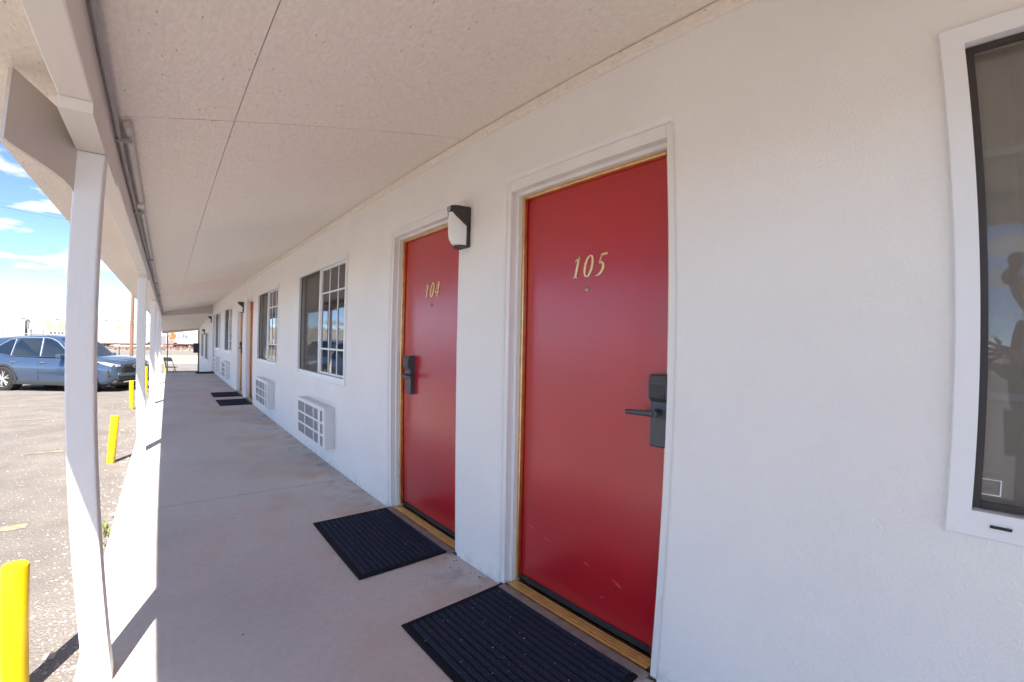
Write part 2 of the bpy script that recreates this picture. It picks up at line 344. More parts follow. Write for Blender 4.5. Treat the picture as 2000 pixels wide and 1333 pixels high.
m = MB(); wall_mesh(m, -2.6, 18.98, -.3, ZC+.03, ops, 0.0, .17)
wall = m.build('wall', 'stucco', B)
bv = wall.modifiers.new('soft_edges', 'BEVEL'); bv.width = .018; bv.segments = 3; bv.limit_method = 'ANGLE'; bv.angle_limit = R(50)
WINS2 = [20.72, 23.5]
m = MB(); wall_mesh(m, 18.985, 27.1, -.95, 2.22, [(a+fo, a+WW-fo, .24+fo, .24+WZ1-WZ0-fo) for a in WINS2], 0.004, .17); m.build('wall', 'stucco', B)
MB().box(4.2, 4.35, -2.6, 27.1, -.9, 3.3).box(.171, 4.2, -2.75, -2.6, -.9, 3.0).box(.171, 4.2, 27.1, 27.25, -.9, 2.2).build('rear_wall', 'stucco', B)
MB().box(.171, 4.2, -2.6, 27.1, -.9, -.02).build('room_floor', 'room_dark', B)
# roof slab
m = MB(); sec = lambda y, d=0: [(EX,y,cz(EX)+.012+d),(4.5,y,cz(4.5)+.012+d),(4.5,y,cz(4.5)+.16+d),(EX,y,cz(EX)+.16+d)]
m.loft([sec(-2.9), sec(18.98)]); m.build('roof', 'beam_paint', B)
# ceiling panels (plywood sheets with open joints)
def panel(x0, x1, y0, y1):
    g, k = .0015, .0032; a = [(x0+g,y0+k,cz(x0+g)),(x1-g,y0+k,cz(x1-g)),(x1-g,y1-k,cz(x1-g)),(x0+g,y1-k,cz(x0+g))]
    MB().prism(a, (0,0,.0115)).build('ceiling_panel', 'ceiling_paint', B)
yj = [-2.85, -.36, 2.08, 4.52, 6.96, 9.40, 11.84, 14.28, 16.72, 18.96]
for a, b in zip(yj, yj[1:]):
    panel(-1.2324, .0, a, b); panel(-1.660, -1.2324, a, b); panel(EX, -1.744, a, b)
# trim along the top of the wall
for a, b, dz in ((-2.6,1.436,-.004),(1.440,4.49,0),(4.494,7.54,0),(7.544,10.6,0),(10.604,13.65,0),(13.654,16.7,0),(16.704,18.97,0)):
    MB().box(-.019, -.0005, a, b, ZC-.056+dz, ZC-.0065, bev=.002, seg=1).build('trim_board', 'ceiling_paint', B)
# beam, bolsters, posts, brackets
BX0, BX1 = -1.745, -1.659
m = MB(); m.box(BX0, BX1, -2.85, 18.95, 1.988, 2.118, bev=.006); m.build('beam', 'beam_paint', B)
POSTS = [1.984, 5.962, 10.011, 14.03, 18.05, -1.99]
post_me = MB().box(BX0, BX1, 0, .0864, 0.001, 1.955, bev=.006).mesh('post', 'wood_paint')
bol_me = MB().prism([(BX0,-.36,1.9868),(BX0,-.345,1.958),(BX0,.0,1.9555),(BX0,.09,1.9555),(BX0,.435,1.958),(BX0,.45,1.9868)], (BX1-BX0,0,0)).mesh('bolster', 'beam_paint')
m = MB(); pr = []                                        # scroll-cut bracket, turned a little along the eave
A, Bp = Vector((-1.885,-.252,0)), Vector((-1.749,.012,0)); dd = Bp-A; nrm = Vector((dd.y,-dd.x,0)).normalized()*.012
for s_, z in ((0,2.083),(0,1.868),(.05,1.862),(.39,1.850),(.62,1.840),(.80,1.829),(.92,1.815),(1,1.798),(1,2.035)): p = A+dd*s_; pr.append((p.x,p.y,z))
m.prism(pr, nrm); br_me = m.mesh('bracket', 'bracket_paint')
for y in POSTS:
    link('post', post_me, B, (0,y,0)); link('bolster', bol_me, B, (0,y,0))
link('bracket', br_me, B, (0,POSTS[0],0))
# header where the roof steps down, and the lower far section
m = MB(); m.prism([(BX1,18.90,cz(BX1)-.004),(-.001,18.90,cz(0)-.004),(-.001,18.90,2.185),(BX1,18.90,2.02)], (0,.05,0)); m.build('header_board', 'bracket_paint', B)
def c2(x, y): t = (y-18.98)/8.1; return (2.20-.40*t)*(1+x/1.7)+(2.03-.50*t)*(-x/1.7)
rows = [18.99, 21.0, 23.03, 25.06, 27.2]
for a, b in zip(rows, rows[1:]):
    a += .002; b -= .002; MB().prism([(-2.05,a,c2(-2.05,a)),(0,a,c2(0,a)),(0,b,c2(0,b)),(-2.05,b,c2(-2.05,b))], (0,0,.012)).build('ceiling_panel', 'ceiling_paint', B)
m = MB(); m.loft([[(-2.06,y,c2(-2.06,y)+.014),(4.5,y,c2(0,y)+.5),(4.5,y,c2(0,y)+.6),(-2.06,y,c2(-2.06,y)+.15)] for y in (18.99,27.3)]); m.build('roof', 'beam_paint', B)
m = MB(); m.prism([(-1.75,27.12,c2(-1.75,27.12)-.003),(0,27.12,c2(0,27.12)-.003),(0,27.12,c2(0,27.12)-.16),(-1.75,27.12,c2(-1.75,27.12)-.13)], (0,.06,0)); m.build('header_board', 'bracket_paint', B)
MB().tube([(-1.49,27.0,-.7),(-1.49,27.0,c2(-1.49,27)-.12)], .028).build('post', 'chair_grey', B, smooth=40)
MB().box(-.07, -.005, 27.02, 27.09, -.7, c2(0,27)-.17).build('downpipe', 'train_dark', B)

# doors
def digit(ch, u0, w, h, fr):
    sh = .24; F = lambda u, v, d: fr(u0+u*w+sh*v*h, v*h, d); k = MB(); T = (.0, .005)
    def st(p, wd): k.stroke([(u0+a*w+sh*b*h, b*h) for a, b in p], [x*h for x in wd], T[0], T[1], fr)
    if ch == '1': st([(.55,0),(.55,1)], [.13,.13]); st([(.28,.015),(.82,.015)], [.04,.04]); st([(.16,.80),(.36,.86),(.58,.985)], [.03,.075,.09])
    elif ch == '0':
        pts = [(.5+.40*math.cos(t), .5+.485*math.sin(t)) for t in [2*math.pi*i/28+math.pi/2 for i in range(29)]]
        st(pts, [.055+.075*abs(math.cos(2*math.pi*i/28+math.pi/2)) for i in range(29)])
    elif ch == '5': st([(.34,.95),(.60,.95),(.98,.97)], [.09,.10,.08]); st([(.38,.97),(.27,.58)], [.055,.055]); st([(.25,.57),(.50,.61),(.74,.50),(.80,.33),(.66,.14),(.40,.03),(.08,.0)], [.05,.10,.13,.14,.12,.07,.025])
    elif ch == '4': st([(.60,.98),(.02,.30)], [.05,.055]); st([(.0,.29),(1.0,.29)], [.07,.07]); st([(.66,0),(.66,1)], [.12,.12])
    elif ch == '3': st([(.12,.86),(.4,.97),(.7,.85),(.68,.65),(.4,.54)], [.04,.08,.12,.11,.05]); st([(.4,.54),(.75,.42),(.78,.2),(.5,.03),(.08,.06)], [.05,.12,.13,.09,.03])
    elif ch == '2': st([(.12,.78),(.35,.97),(.7,.88),(.72,.65),(.4,.35),(.05,.04)], [.04,.09,.12,.12,.08,.05]); st([(.03,.04),(.95,.05)], [.09,.08])
    return k
for num, ya, yb, lockside in DOORS:
    # stepped frame: casing, jamb, stop
    m = MB(); e = .0005
    for s0, s1, zt, x0, x1 in ((CW-e, 0, ZT, .013, .168), (0, .019, ZT-.019, .050, .168)):
        m.box(x0, x1, yb-s1, yb+s0, 0.0, zt+(CT-e if s0 else .019), bev=.002, seg=1).box(x0, x1, ya-s0, ya+s1, 0.0, zt+(CT-e if s0 else .019), bev=.002, seg=1)
        m.box(x0+.0004, x1, ya+s1+e, yb-s1-e, zt, zt+(CT-e if s0 else .019), bev=.002, seg=1)
    fr_ = m.build('door_frame', 'wood_paint', B)
    ia, ib, it = ya+.0195, yb-.0195, ZT-.0195
    for q_ in ((ib-.017, ib, .03, it), (ia, ia+.017, .03, it), (ia+.0175, ib-.0175, it-.017, it)): MB().box(.074, .101, *q_, bev=.004).build('weatherstrip', 'brass', fr_)
    m = MB().box(.018, .104, ia+.001, ib-.001, .002, .016)
    for i in range(4): m.box(.024+.016*i, .032+.016*i, ia+.001, ib-.001, .0165, .021, bev=.0015, seg=1)
    m.build('threshold', 'brass', fr_)
    MB().box(-.03, .0165, ya+.002, yb-.002, -.0005, .012, bev=.003, seg=1).build('sill_strip', 'sill_concrete', fr_)
    d = MB().box(.104, .148, ia+.002, ib-.002, .040, it-.0015, bev=.002, seg=1).build('door', 'door_red', B)
    d['label'] = 'red door with gold number '+num if num in ('105','104') else 'red door seen edge on'
    MB().box(.096, .1035, ia+.010, ib-.010, .024, .054, bev=.002, seg=1).build('door_sweep', 'rubber', d)
    yc = (ya+yb)/2
    fr = lambda u, v, dp, yc=yc: (.1038-dp, yc-u-.0, 1.607+v)
    for i, ch in enumerate(num): digit(ch, -.096+.070*i-.012, .051, .098, fr).build('number_digit', 'digit_gold', d)
    m = MB(); ph = (.1035, yc+.012, 1.551); m.tube([ph,(.1005,ph[1],ph[2]),(.097,ph[1],ph[2])], [.011,.011,.006], 16); m.build('peephole', 'peephole_metal', d, smooth=40)
    if num == '105':
        for y_, z_, L_, a_ in ((1.575,.345,.05,-8),(1.46,.315,.045,-14),(1.20,.285,.04,-12),(1.03,.262,.055,-16),(1.015,.250,.040,-10),(1.10,.16,.03,35)):
            c_, s2 = math.cos(R(a_)), math.sin(R(a_)); MB().stroke([(-L_/2*c_,-L_/2*s2),(0,.001),(L_/2*c_,L_/2*s2)], [.0005,.003,.001], 0, .0003, lambda u, v, dp, y_=y_, z_=z_: (.1036-dp, y_-u, z_+v)).build('scuff_mark', 'scuff', d)
    # electronic lock: plate with a bulging card reader head, lever below
    s_ = 1 if lockside == 'near' else -1; lc = (ia+.040) if lockside == 'near' else (ib-.150)
    prof = [(.1035,.909),(.075,.909),(.072,.915),(.072,1.02),(.066,1.045),(.070,1.085),(.050,1.105),(.046,1.16),(.056,1.187),(.064,1.192),(.1035,1.192)]
    w2 = .039
    MB().prism([(x, lc-w2, z) for x, z in prof], (0, 2*w2, 0)).build('lock_body', 'lock_grey', d)
    MB().box(.0455, .052, lc-w2+.006, lc+w2-.006, 1.108, 1.158, bev=.002, seg=1).build('card_reader', 'black_plastic', d)
    MB().tube([(.074,lc,1.045),(.022,lc,1.045)], .015, 14).tube([(.028,lc,1.045),(.024,lc+s_*.05,1.044),(.030,lc+s_*.125,1.040)], [.013,.011,.010], 10).build('lever', 'lock_grey', d, smooth=50)

# windows: vinyl slider, grid in the near half, insect screen over the far half
H = WZ1-WZ0
m = MB(); x0, x1 = -.016, .075; q = .0235
def mitre(o, i_, xa, xb, xi):
    """four-sided frame ring, outer rectangle o, inner rectangle i_, sloping from xa (outer) to xi (inner)"""
    cs = lambda r: [(r[0],r[2]),(r[1],r[2]),(r[1],r[3]),(r[0],r[3])]
    A_, I_ = cs(o), cs(i_)
    rings = [[(xb,)+a, (xa+.003,)+a, (xa,a[0]+(b[0]-a[0])*.06,a[1]+(b[1]-a[1])*.06), (xi,)+b, (xb,)+b] for a, b in zip(A_, I_)]
    m.loft(rings+[rings[0]], cap=False)
mitre((0,WW,0,H), (.050,WW-.050,.062,H-.046), x0, -.0004, x0+.007)
m.box(0.0, x1, q, .0495, q, H-q).box(0.0, x1, WW-.0495, WW-q, q, H-q).box(0.0, x1, .050, WW-.050, q, .0615).box(0.0, x1, .050, WW-.050, H-.0455, H-q)
m.box(.010, x1, .905, .945, .0645, H-.0465, bev=.003)
win_me = m.mesh('window', 'vinyl')
zl, zh = .066, H-.048
sash_me = MB().box(.020,.044,.0515,.072,zl,zh,bev=.002,seg=1).box(.020,.044,.884,.904,zl,zh,bev=.002,seg=1).box(.0205,.0435,.0725,.8835,zl,zl+.02,bev=.002,seg=1).box(.0205,.0435,.0725,.8835,zh-.02,zh,bev=.002,seg=1).mesh('sash', 'vinyl')
pane1 = MB().box(.031,.034,.072,.884,zl+.02,zh-.02).mesh('pane', 'window_glass')
pane2 = MB().box(.051,.054,.946,WW-.051,zl,zh).mesh('pane', 'screened_glass')
scr = MB().box(.024,.0245,.962,WW-.067,zl+.015,zh-.015).mesh('insect_screen', 'insect_screen')
scrf = MB().box(.018,.030,.9465,.962,zl,zh).box(.018,.030,WW-.067,WW-.0515,zl,zh).box(.0185,.0295,.9625,WW-.0675,zl,zl+.015).box(.0185,.0295,.9625,WW-.0675,zh-.015,zh).mesh('screen_frame', 'lamp_bronze')
bars = []
for z in (1.195-WZ0, 1.80-WZ0): bars.append(MB().box(.0225,.0300,.0725,.8835,z-.009,z+.009,bev=.002,seg=1).mesh('muntin', 'vinyl')); bars.append(MB().box(.0555,.063,.9465,WW-.0515,z-.009,z+.009).mesh('muntin', 'vinyl'))
for i in (1,2):
    y = .072+(.884-.072)*i/3; bars.append(MB().box(.0235,.0300,y-.009,y+.009,zl+.0205,zh-.0205,bev=.002,seg=1).mesh('muntin', 'vinyl'))
    y = .946+(WW-.051-.946)*i/3; bars.append(MB().box(.0565,.063,y-.009,y+.009,zl+.001,zh-.001).mesh('muntin', 'vinyl'))
weep = MB().box(x0-.0015,x0+.0025,1.685,1.725,.030,.036).mesh('weep_slot', 'rubber')
m = MB(); n = 170; rows_ = []
for k in range(n+1):
    y = -.05+(WW+.1)*k/n; x = .064+.075*(1-abs(math.sin(k*.29+.5*math.sin(k*.07))))**2.5+.004*math.sin(k*.9); rows_.append([(x,y,-.10),(x+.006*math.sin(k*.5),y,.6),(x*.6+.03,y,H+.05)])
m.loft(rows_, closed=False); cur_me = m.mesh('curtain', 'curtain', smooth=80)
wl_names = ['beige pleated curtain behind the nearest window at the right edge', 'beige pleated curtain behind the window beside door 104', 'beige pleated curtain behind the second window past door 104', 'beige pleated curtain behind the third window past door 104', 'beige pleated curtain behind the fourth window past door 104', 'beige pleated curtain behind the first window of the lower far section', 'beige pleated curtain behind the last window before the road']
for i, (y, z) in enumerate([(a, WZ0) for a, _ in WINS]+[(a, .24) for a in WINS2]):
    w = link('window', win_me, B, (0,y,z))
    for nm, me in [('sash',sash_me),('pane',pane1),('pane',pane2),('insect_screen',scr),('screen_frame',scrf),('weep_slot',weep)]+[('muntin',b) for b in bars]: link(nm, me, w)
    tag(link('curtain', cur_me, None, (.02,y,z)), wl_names[i], 'curtain', 'curtains behind the motel windows')
MB().tube([(.0235,-.128,.958),(.0235,-.128,.995),(.0235,-.090,.995),(.0235,-.090,.958),(.0235,-.128,.958)], .0016, 6).build('sticker', 'vinyl', B)
# ---------------------------------------------------------------- wall lamps
def make_lamp(label, y, z, proto=None):
    t = thing('wall_lamp', label, 'lamp', (0,y,z), group='wall lamps between the doors'); t.scale = (.90,.92,.93)
    if proto:
        for ch in proto.children: copy_tree(ch, t)
        return t
    hw, dp = .056, .105
    MB().box(-.030, -.001, -hw, hw, -.128, .128, bev=.006).build('back_plate', 'lamp_bronze', t)
    def ring(z, dd, h=1.0, n=12): return [(-.029-dd*math.sin(math.pi*k/n), -hw*.93*h*math.cos(math.pi*k/n), z) for k in range(n+1)]
    # dark cap: deep at the top, cut along a curve; lens bellies out below it
    m = MB(); m.loft([ring(.126,.098), ring(.118,.106), ring(.085,.106)], closed=True); m.build('cap', 'lamp_bronze', t, smooth=50)
    for s_ in (-1,1):
        m = MB(); pts = [(-.029,s_*hw*.97,.0847)]+[(-.029-.100*u, s_*hw*(.97-.55*u*u), .0847) for u in (.25,.5,.75,.97)]+[(-.029-.100*u, s_*hw*(.97-.55*u*u), .0847-.085*(1-u)**.8) for u in (.75,.5,.25,.05)]+[(-.029,s_*hw*.97,-.01)]
        m.prism(pts, (0,s_*.004,0)); m.build('cheek', 'lamp_bronze', t)
    m = MB(); m.loft([ring(.0845,.102,.97), ring(.02,.104,.97), ring(-.04,.103,.97), ring(-.08,.095,.97), ring(-.105,.076,.95), ring(-.117,.058,.93)], closed=True); m.build('lens', 'lamp_lens', t, smooth=50)
    m = MB(); m.loft([ring(-.1175,.060,1.0), ring(-.127,.055,1.0)], closed=True); m.build('base_lip', 'lamp_bronze', t, smooth=50)
    MB().box(-.141, -.132, -.017, .017, .088, .118, bev=.003).build('light_sensor', 'train_grey', t)
    return t
lamp = make_lamp('dark bronze wall lamp with white lens between doors 104 and 105', 2.060, 1.962)
make_lamp('wall lamp in the middle of the walkway, between the second pair of doors', 10.70, 1.962, lamp)
make_lamp('small far wall lamp beside the roof step', 19.35, 1.962, lamp)
make_lamp('farthest wall lamp, between the two windows near the road', 23.0, 1.50, lamp)

# ---------------------------------------------------------------- air conditioners
def make_ac(label, y, z, proto=None):
    t = thing('air_conditioner', label, 'air conditioner', (0,y,z), group='wall air conditioners under the windows')
    if proto:
        for ch in proto.children: copy_tree(ch, t)
        return t
    w, h, dp = 1.01, .42, .115
    MB().box(-dp+.0126, -.001, 0, w, 0, h, bev=.006).build('case', 'ac_case', t)
    m = MB(); xf = -dp
    m.box(xf, xf+.020, -.001, .030, -.001, h+.001, bev=.003, seg=1).box(xf, xf+.020, w-.022, w+.001, -.001, h+.001, bev=.003, seg=1)
    m.box(xf+.0004, xf+.020, .0305, w-.0225, h-.040, h+.001, bev=.003, seg=1).box(xf+.0004, xf+.020, .0305, w-.0225, -.001, .022, bev=.003, seg=1)
    m.build('front_frame', 'ac_white', t)
    for z0 in (.136, .258): MB().box(xf+.001, xf+.010, .0305, w-.0225, z0-.011, z0+.011, bev=.002, seg=1).build('grille_bar', 'ac_white', t)
    for y0, hw in ((.155,.034),(.36,.009),(.70,.010)): MB().box(xf+.0005, xf+.009, y0-hw, y0+hw, .0225, h-.0405, bev=.002, seg=1).build('grille_bar', 'ac_white', t)
    m = MB()
    MB().box(xf+.0119, xf+.0124, .031, w-.023, .0225, h-.041).build('fin_shade_sheet', 'rubber', t)  # dark sheet behind the fins; its colour paints the shade in their gaps
    for i in range(44): yy = .036+(w-.064)*i/43; m.box(xf+.0065, xf+.0118, yy-.0045, yy+.0045, .0225, h-.041)
    tag(m.build('cooling_fins', 'ac_fin', t), kind='stuff')
    return t
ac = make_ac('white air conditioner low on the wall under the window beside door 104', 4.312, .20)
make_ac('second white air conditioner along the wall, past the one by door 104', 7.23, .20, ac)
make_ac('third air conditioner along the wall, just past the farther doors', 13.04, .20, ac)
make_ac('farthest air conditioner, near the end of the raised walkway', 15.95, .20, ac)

# ---------------------------------------------------------------- door mats
def make_mat(label, y0, y1, x0=-.588, x1=.010, rz=0.0, proto=None):
    t = thing('door_mat', label, 'door mat', ((x0+x1)/2, (y0+y1)/2, 0.001), rz, 'door mats')
    if proto:
        for ch in proto.children: copy_tree(ch, t)
        return t
    hx, hy = (x1-x0)/2, (y1-y0)/2
    MB().box(-hx, hx, -hy, hy, 0, .005, bev=.002, seg=1).build('backing', 'mat_rubber', t)
    MB().box(-hx+.001,-hx+.028,-hy+.001,hy-.001,.0052,.009,bev=.002,seg=1).box(hx-.028,hx-.001,-hy+.001,hy-.001,.0052,.009,bev=.002,seg=1).box(-hx+.0285,hx-.0285,-hy+.001,-hy+.028,.0052,.009,bev=.002,seg=1).box(-hx+.0285,hx-.0285,hy-.028,hy-.001,.0052,.009,bev=.002,seg=1).build('border', 'mat_rubber', t)
    n = 15; a, b = -hx+.034, hx-.034; st_ = (b-a)/n
    for i in range(n):
        x = a+st_*i; k = MB(); k.loft([[(x+.003,yy,.0052),(x+.007,yy,.0125),(x+st_-.010,yy,.0125),(x+st_-.004,yy,.0052)] for yy in (-hy+.032, hy-.032)]); k.build('rib', 'mat_pile', t)
    return t
mt = make_mat('dark navy ribbed mat in front of door 105, nearest the viewer', .810, 1.690)
make_mat('dark navy ribbed mat in front of door 104', 2.170, 3.050, rz=R(-.6), proto=mt)
make_mat('dark mat of the nearer far door, third along the walkway', 9.25, 10.13, rz=R(.5), proto=mt)
make_mat('dark mat of the farther door past it, fourth along the walkway', 10.62, 11.50, rz=R(-.4), proto=mt)
make_mat('farthest dark mat at the end of the raised walkway', 17.50, 18.38, proto=mt)
# ---------------------------------------------------------------- conduit under the ceiling
t = thing('electrical_conduit', 'conduit and cable running along the inner face of the roof beam', 'conduit', (0,0,0))
cz1 = 2.128
MB().tube([(-1.640,-2.6,2.108),(-1.640,1.0,2.106),(-1.643,2.6,2.101),(-1.641,5,2.107),(-1.643,9,2.10),(-1.640,18.7,2.106)], .0085, 8).build('cable', 'conduit_dark', t, smooth=60)
MB().tube([(-1.612,2.10,2.128),(-1.612,3.24,2.126)], .015, 10).tube([(-1.614,3.36,2.124),(-1.616,5.70,2.120)], .012, 10).tube([(-1.616,5.8,2.120),(-1.620,18.6,2.118)], .011, 10).build('pipe', 'conduit_paint', t, smooth=60)
for y in (3.30, 5.75): MB().box(-1.632,-1.592,y-.045,y+.045,2.098,2.134,bev=.004).build('junction_box', 'conduit_paint', t)
for y in (2.2, 3.46, 5.62, 8.1, 10.4, 12.5, 14.6, 16.6): MB().box(-1.655,-1.598,y-.012,y+.012,2.090,2.106,bev=.003).build('clamp', 'conduit_dark', t)

# ---------------------------------------------------------------- bollards
bm_ = MB(); bm_.tube([(0,0,-.25),(0,0,.0),(0,0,.30),(0,0,.985),(0,0,1.0),(0,0,1.006)], [.045,.045,.0455,.045,.042,.030], 20); bol_mesh = bm_.mesh('bollard', 'bollard_yellow', smooth=40)
for lab, x, y, top, tilt in (('yellow bollard at the lower left, nearest the viewer', -2.020, 2.30, .405, (0,5)), ('leaning yellow bollard beside the second post', -2.050, 6.56, .335, (0,6)),
                       ('third yellow bollard, left of the second post', -2.145, 11.9, .30, (0,0)), ('fourth yellow bollard, just right of the second post', -2.025, 16.0, .37, (0,0)),
                       ('fifth yellow bollard, partly behind the fourth', -2.115, 19.6, .06, (0,0)), ('far yellow bollard beside the folding chair', -1.58, 27.4, -.06, (0,0))):
    o = link('bollard', bol_mesh, None, (x,y,top-1.006*((top-ground_z(y)) if True else 1)))
    o.location.z = ground_z(y); o.scale.z = (top-ground_z(y))/1.006; o.rotation_euler = (R(tilt[0]), R(tilt[1]), 0)
    tag(o, lab, 'bollard', 'yellow bollards along the walkway')
# ---------------------------------------------------------------- weed, litter
m = MB(); rw = random.Random(5)
for i in range(46):
    x, y = -1.835+rw.uniform(-.05,.03), 4.1+rw.gauss(0,.13); a = rw.uniform(0,6.28); L = rw.uniform(.03,.09); z = ground_z(y); w = rw.uniform(.003,.007)
    tip = (x+math.cos(a)*L*.6, y+math.sin(a)*L*.6, z+L); mid = (x+math.cos(a)*L*.25, y+math.sin(a)*L*.25, z+L*.6); px, py = -math.sin(a)*w, math.cos(a)*w
    m.face([(x-px,y-py,z),(x+px,y+py,z),(mid[0]+px,mid[1]+py,mid[2]),(mid[0]-px,mid[1]-py,mid[2])]); m.face([(mid[0]-px,mid[1]-py,mid[2]),(mid[0]+px,mid[1]+py,mid[2]),tip])
tag(m.build('weed', 'weed_green'), 'small green weed growing at the edge of the walkway', 'weed', kind='stuff')
m = MB(); rl = random.Random(11)
def flake(mb, x, y, z, r):
    a0 = rl.uniform(0,6.28); mb.face([(x+math.cos(a0+k*1.57+rl.uniform(-.4,.4))*r*rl.uniform(.5,1.3), y+math.sin(a0+k*1.57+rl.uniform(-.4,.4))*r*rl.uniform(.5,1.3), z+rl.uniform(0,.002)) for k in range(4)])
for i in range(46): flake(m, rl.uniform(-.56,-.02), rl.uniform(.83,1.67), .0145, rl.uniform(.0012,.0032))
for i in range(26): flake(m, rl.uniform(-.56,-.02), rl.uniform(2.2,3.02), .0145, rl.uniform(.0012,.0035))
for i in range(46): flake(m, rl.uniform(-1.4,-.03), rl.uniform(1.3,7), .0015, rl.uniform(.0012,.004))
tag(m.build('litter', 'litter'), 'tiny pale scraps strewn over the mats and walkway', 'litter', kind='stuff')
m = MB()
for i in range(50): flake(m, -.02-abs(rl.gauss(0,.10)), rl.choice((1.9,2.0,2.1,1.85,3.3,5,.7))+rl.gauss(0,.1), .0016, rl.uniform(.002,.008))
for i in range(16): flake(m, rl.uniform(-1.4,-.1), rl.uniform(1.4,8), .0016, rl.uniform(.003,.008))
tag(m.build('dead_leaves', 'leaf_bit'), 'dark crumbs of dead leaves along the foot of the wall', 'leaves', kind='stuff')

# ---------------------------------------------------------------- sport utility car
def make_car(label, loc, rz, paint):
    t = thing('parked_car', label, 'car', loc, rz)
    def ring(x, hw, zb, zs, zt_, crown, tuck=.05):
        half = [(hw-.10,zb),(hw-.02,zb+.07),(hw+.012,zb+.26),(hw+.018,(zb+zs)/2+.10),(hw-.012,zs-.06),(hw-.045,zs),(hw-.14,zt_-.015),(hw*.5,zt_+crown*.8),(0,zt_+crown)]
        return [(x,-y,z) for y, z in half]+[(x,y,z) for y, z in half[-2::-1]]
    st_ = [(-2.28,.70,.46,.86,.90,.0),(-2.22,.80,.36,.95,1.0,.01),(-2.05,.875,.28,1.02,1.06,.01),(-1.6,.90,.24,1.04,1.07,.0),(-.8,.905,.22,1.03,1.06,.0),(0,.905,.22,1.015,1.05,.0),(.75,.905,.22,1.0,1.04,.0),(.98,.905,.22,1.0,1.075,.02),(1.30,.90,.23,1.0,1.07,.025),(1.75,.895,.25,.985,1.05,.025),(2.02,.875,.28,.945,1.005,.022),(2.16,.835,.32,.905,.955,.018),(2.24,.77,.37,.865,.905,.012),(2.285,.68,.42,.83,.86,.006)]
    m = MB(); m.loft([ring(*s) for s in st_]); m.build('body', paint, t, smooth=35)
    # greenhouse
    def gring(x0, x1, hwb, hwt, zb, zt_, n=1): return None
    zb = 1.045; lo = [(-2.14,.80),(-1.2,.845),(0,.85),(1.02,.80)]; hi = [(-1.90,.62),(-1.0,.68),(-.2,.69),(.34,.63)]; zr = [1.60,1.675,1.695,1.645]
    rings = []
    for (xa,wa),(xb,wb),z in zip(lo,hi,zr): rings.append([(xa,-wa,zb),(xa*.45+xb*.55,-(wa*.42+wb*.58),zb+(z-zb)*.56),(xb,-wb,z-.035),(xb,-wb*.86,z),(xb,0,z+.018),(xb,wb*.86,z),(xb,wb,z-.035),(xa*.45+xb*.55,wa*.42+wb*.58,zb+(z-zb)*.56),(xa,wa,zb)])
    m = MB(); m.loft(rings); m.build('cabin', paint, t, smooth=30)
    def side(s, x, f):                                    # point on the cabin flank at height fraction f
        def lerp(tab, x):
            for (xa,va),(xb,vb) in zip(tab, tab[1:]):
                if xa <= x <= xb: return va+(vb-va)*(x-xa)/(xb-xa)
            return tab[0][1] if x < tab[0][0] else tab[-1][1]
        wa, wb = lerp(lo, x), lerp(hi, x); zt_ = lerp([(h[0],z) for h, z in zip(hi,zr)], x)-.035
        return (x, s*(wa+(wb-wa)*f+.010-.012*abs(f-.55)), zb+(zt_-zb)*f)
    for s in (-1,1):
        for nm, P in (('side_window', [(-1.06,.06),(-.17,.05),(-.20,.90),(-.93,.90),(-1.06,.60)]), ('side_window', [(-.06,.05),(.86,.04),(.62,.36),(.30,.78),(.10,.90),(-.10,.92)]), ('quarter_window', [(-1.78,.22),(-1.16,.06),(-1.10,.86),(-1.28,.84),(-1.62,.55)])):
            m = MB(); pts = [side(s,*p) for p in P]; m.prism(pts, (0,s*.008,0)); g = m.build(nm, 'car_glass', t)
        m = MB(); pts = [side(s,x,f) for x, f in ((-1.80,.20),(-1.62,.60),(-1.28,.91),(-.9,.96),(-.10,.965),(.12,.95),(.33,.82),(.66,.38),(.93,.04))]; m.tube([(p[0],p[1]+s*.006,p[2]) for p in pts], .010, 6)
        m.tube([(p[0],p[1]+s*.006,p[2]) for p in [side(s,x,f) for x, f in ((-1.13,.05),(-1.08,.90))]], .010, 6).tube([(p[0],p[1]+s*.006,p[2]) for p in [side(s,x,f) for x, f in ((-.115,.04),(-.15,.93))]], .013, 6)
        m.build('window_trim', 'silver_trim', t, smooth=60)
        MB().tube([(-1.45,s*.60,1.68),(-1.30,s*.60,1.725),(-.1,s*.605,1.745),(.12,s*.595,1.70)], .015, 8).build('roof_rail', 'silver_trim', t, smooth=60)
        # doors: seams, handles
        for pts in [[(x,s*.915,.34),(x,s*.924,.62),(x,s*.906,.90),(x,s*.868,zt2)] for x, zt2 in ((-.13,1.03),(.92,1.0))]+[[(-1.13,s*.885,1.0),(-1.02,s*.915,.80),(-.98,s*.924,.66)]]: MB().tube(pts, .005, 5).build('door_seam', 'car_trim', t)
        for x in (-.96,.02): MB().box(x-.10,x+.10,s*.918-.016,s*.918+.016,.865,.893,bev=.008).build('door_handle', 'chrome', t)
        MB().box(-1.05,1.0,s*.90-.028,s*.90+.028,.205,.325,bev=.02).build('sill_cladding', 'car_trim', t)
        # mirror
        MB().box(.62,.78,s*1.0-.10,s*1.0+.10,1.02,1.15,bev=.035,seg=3).build('side_mirror', paint, t, smooth=60)
        MB().box(.66,.74,s*.875-.06,s*.875+.06,1.005,1.04,bev=.01).build('mirror_arm', 'car_trim', t)
        # lights
        m = MB(); m.loft([[(1.80,s*.868,.945),(1.80,s*.872,.915)],[(2.02,s*.850,.930),(2.02,s*.858,.850)],[(2.16,s*.790,.900),(2.17,s*.805,.800)],[(2.255,s*.66,.865),(2.262,s*.675,.790)],[(2.275,s*.53,.845),(2.282,s*.54,.80)]], closed=False)
        for v in m.bm.verts: v.co += Vector((.016,s*.014,.004))
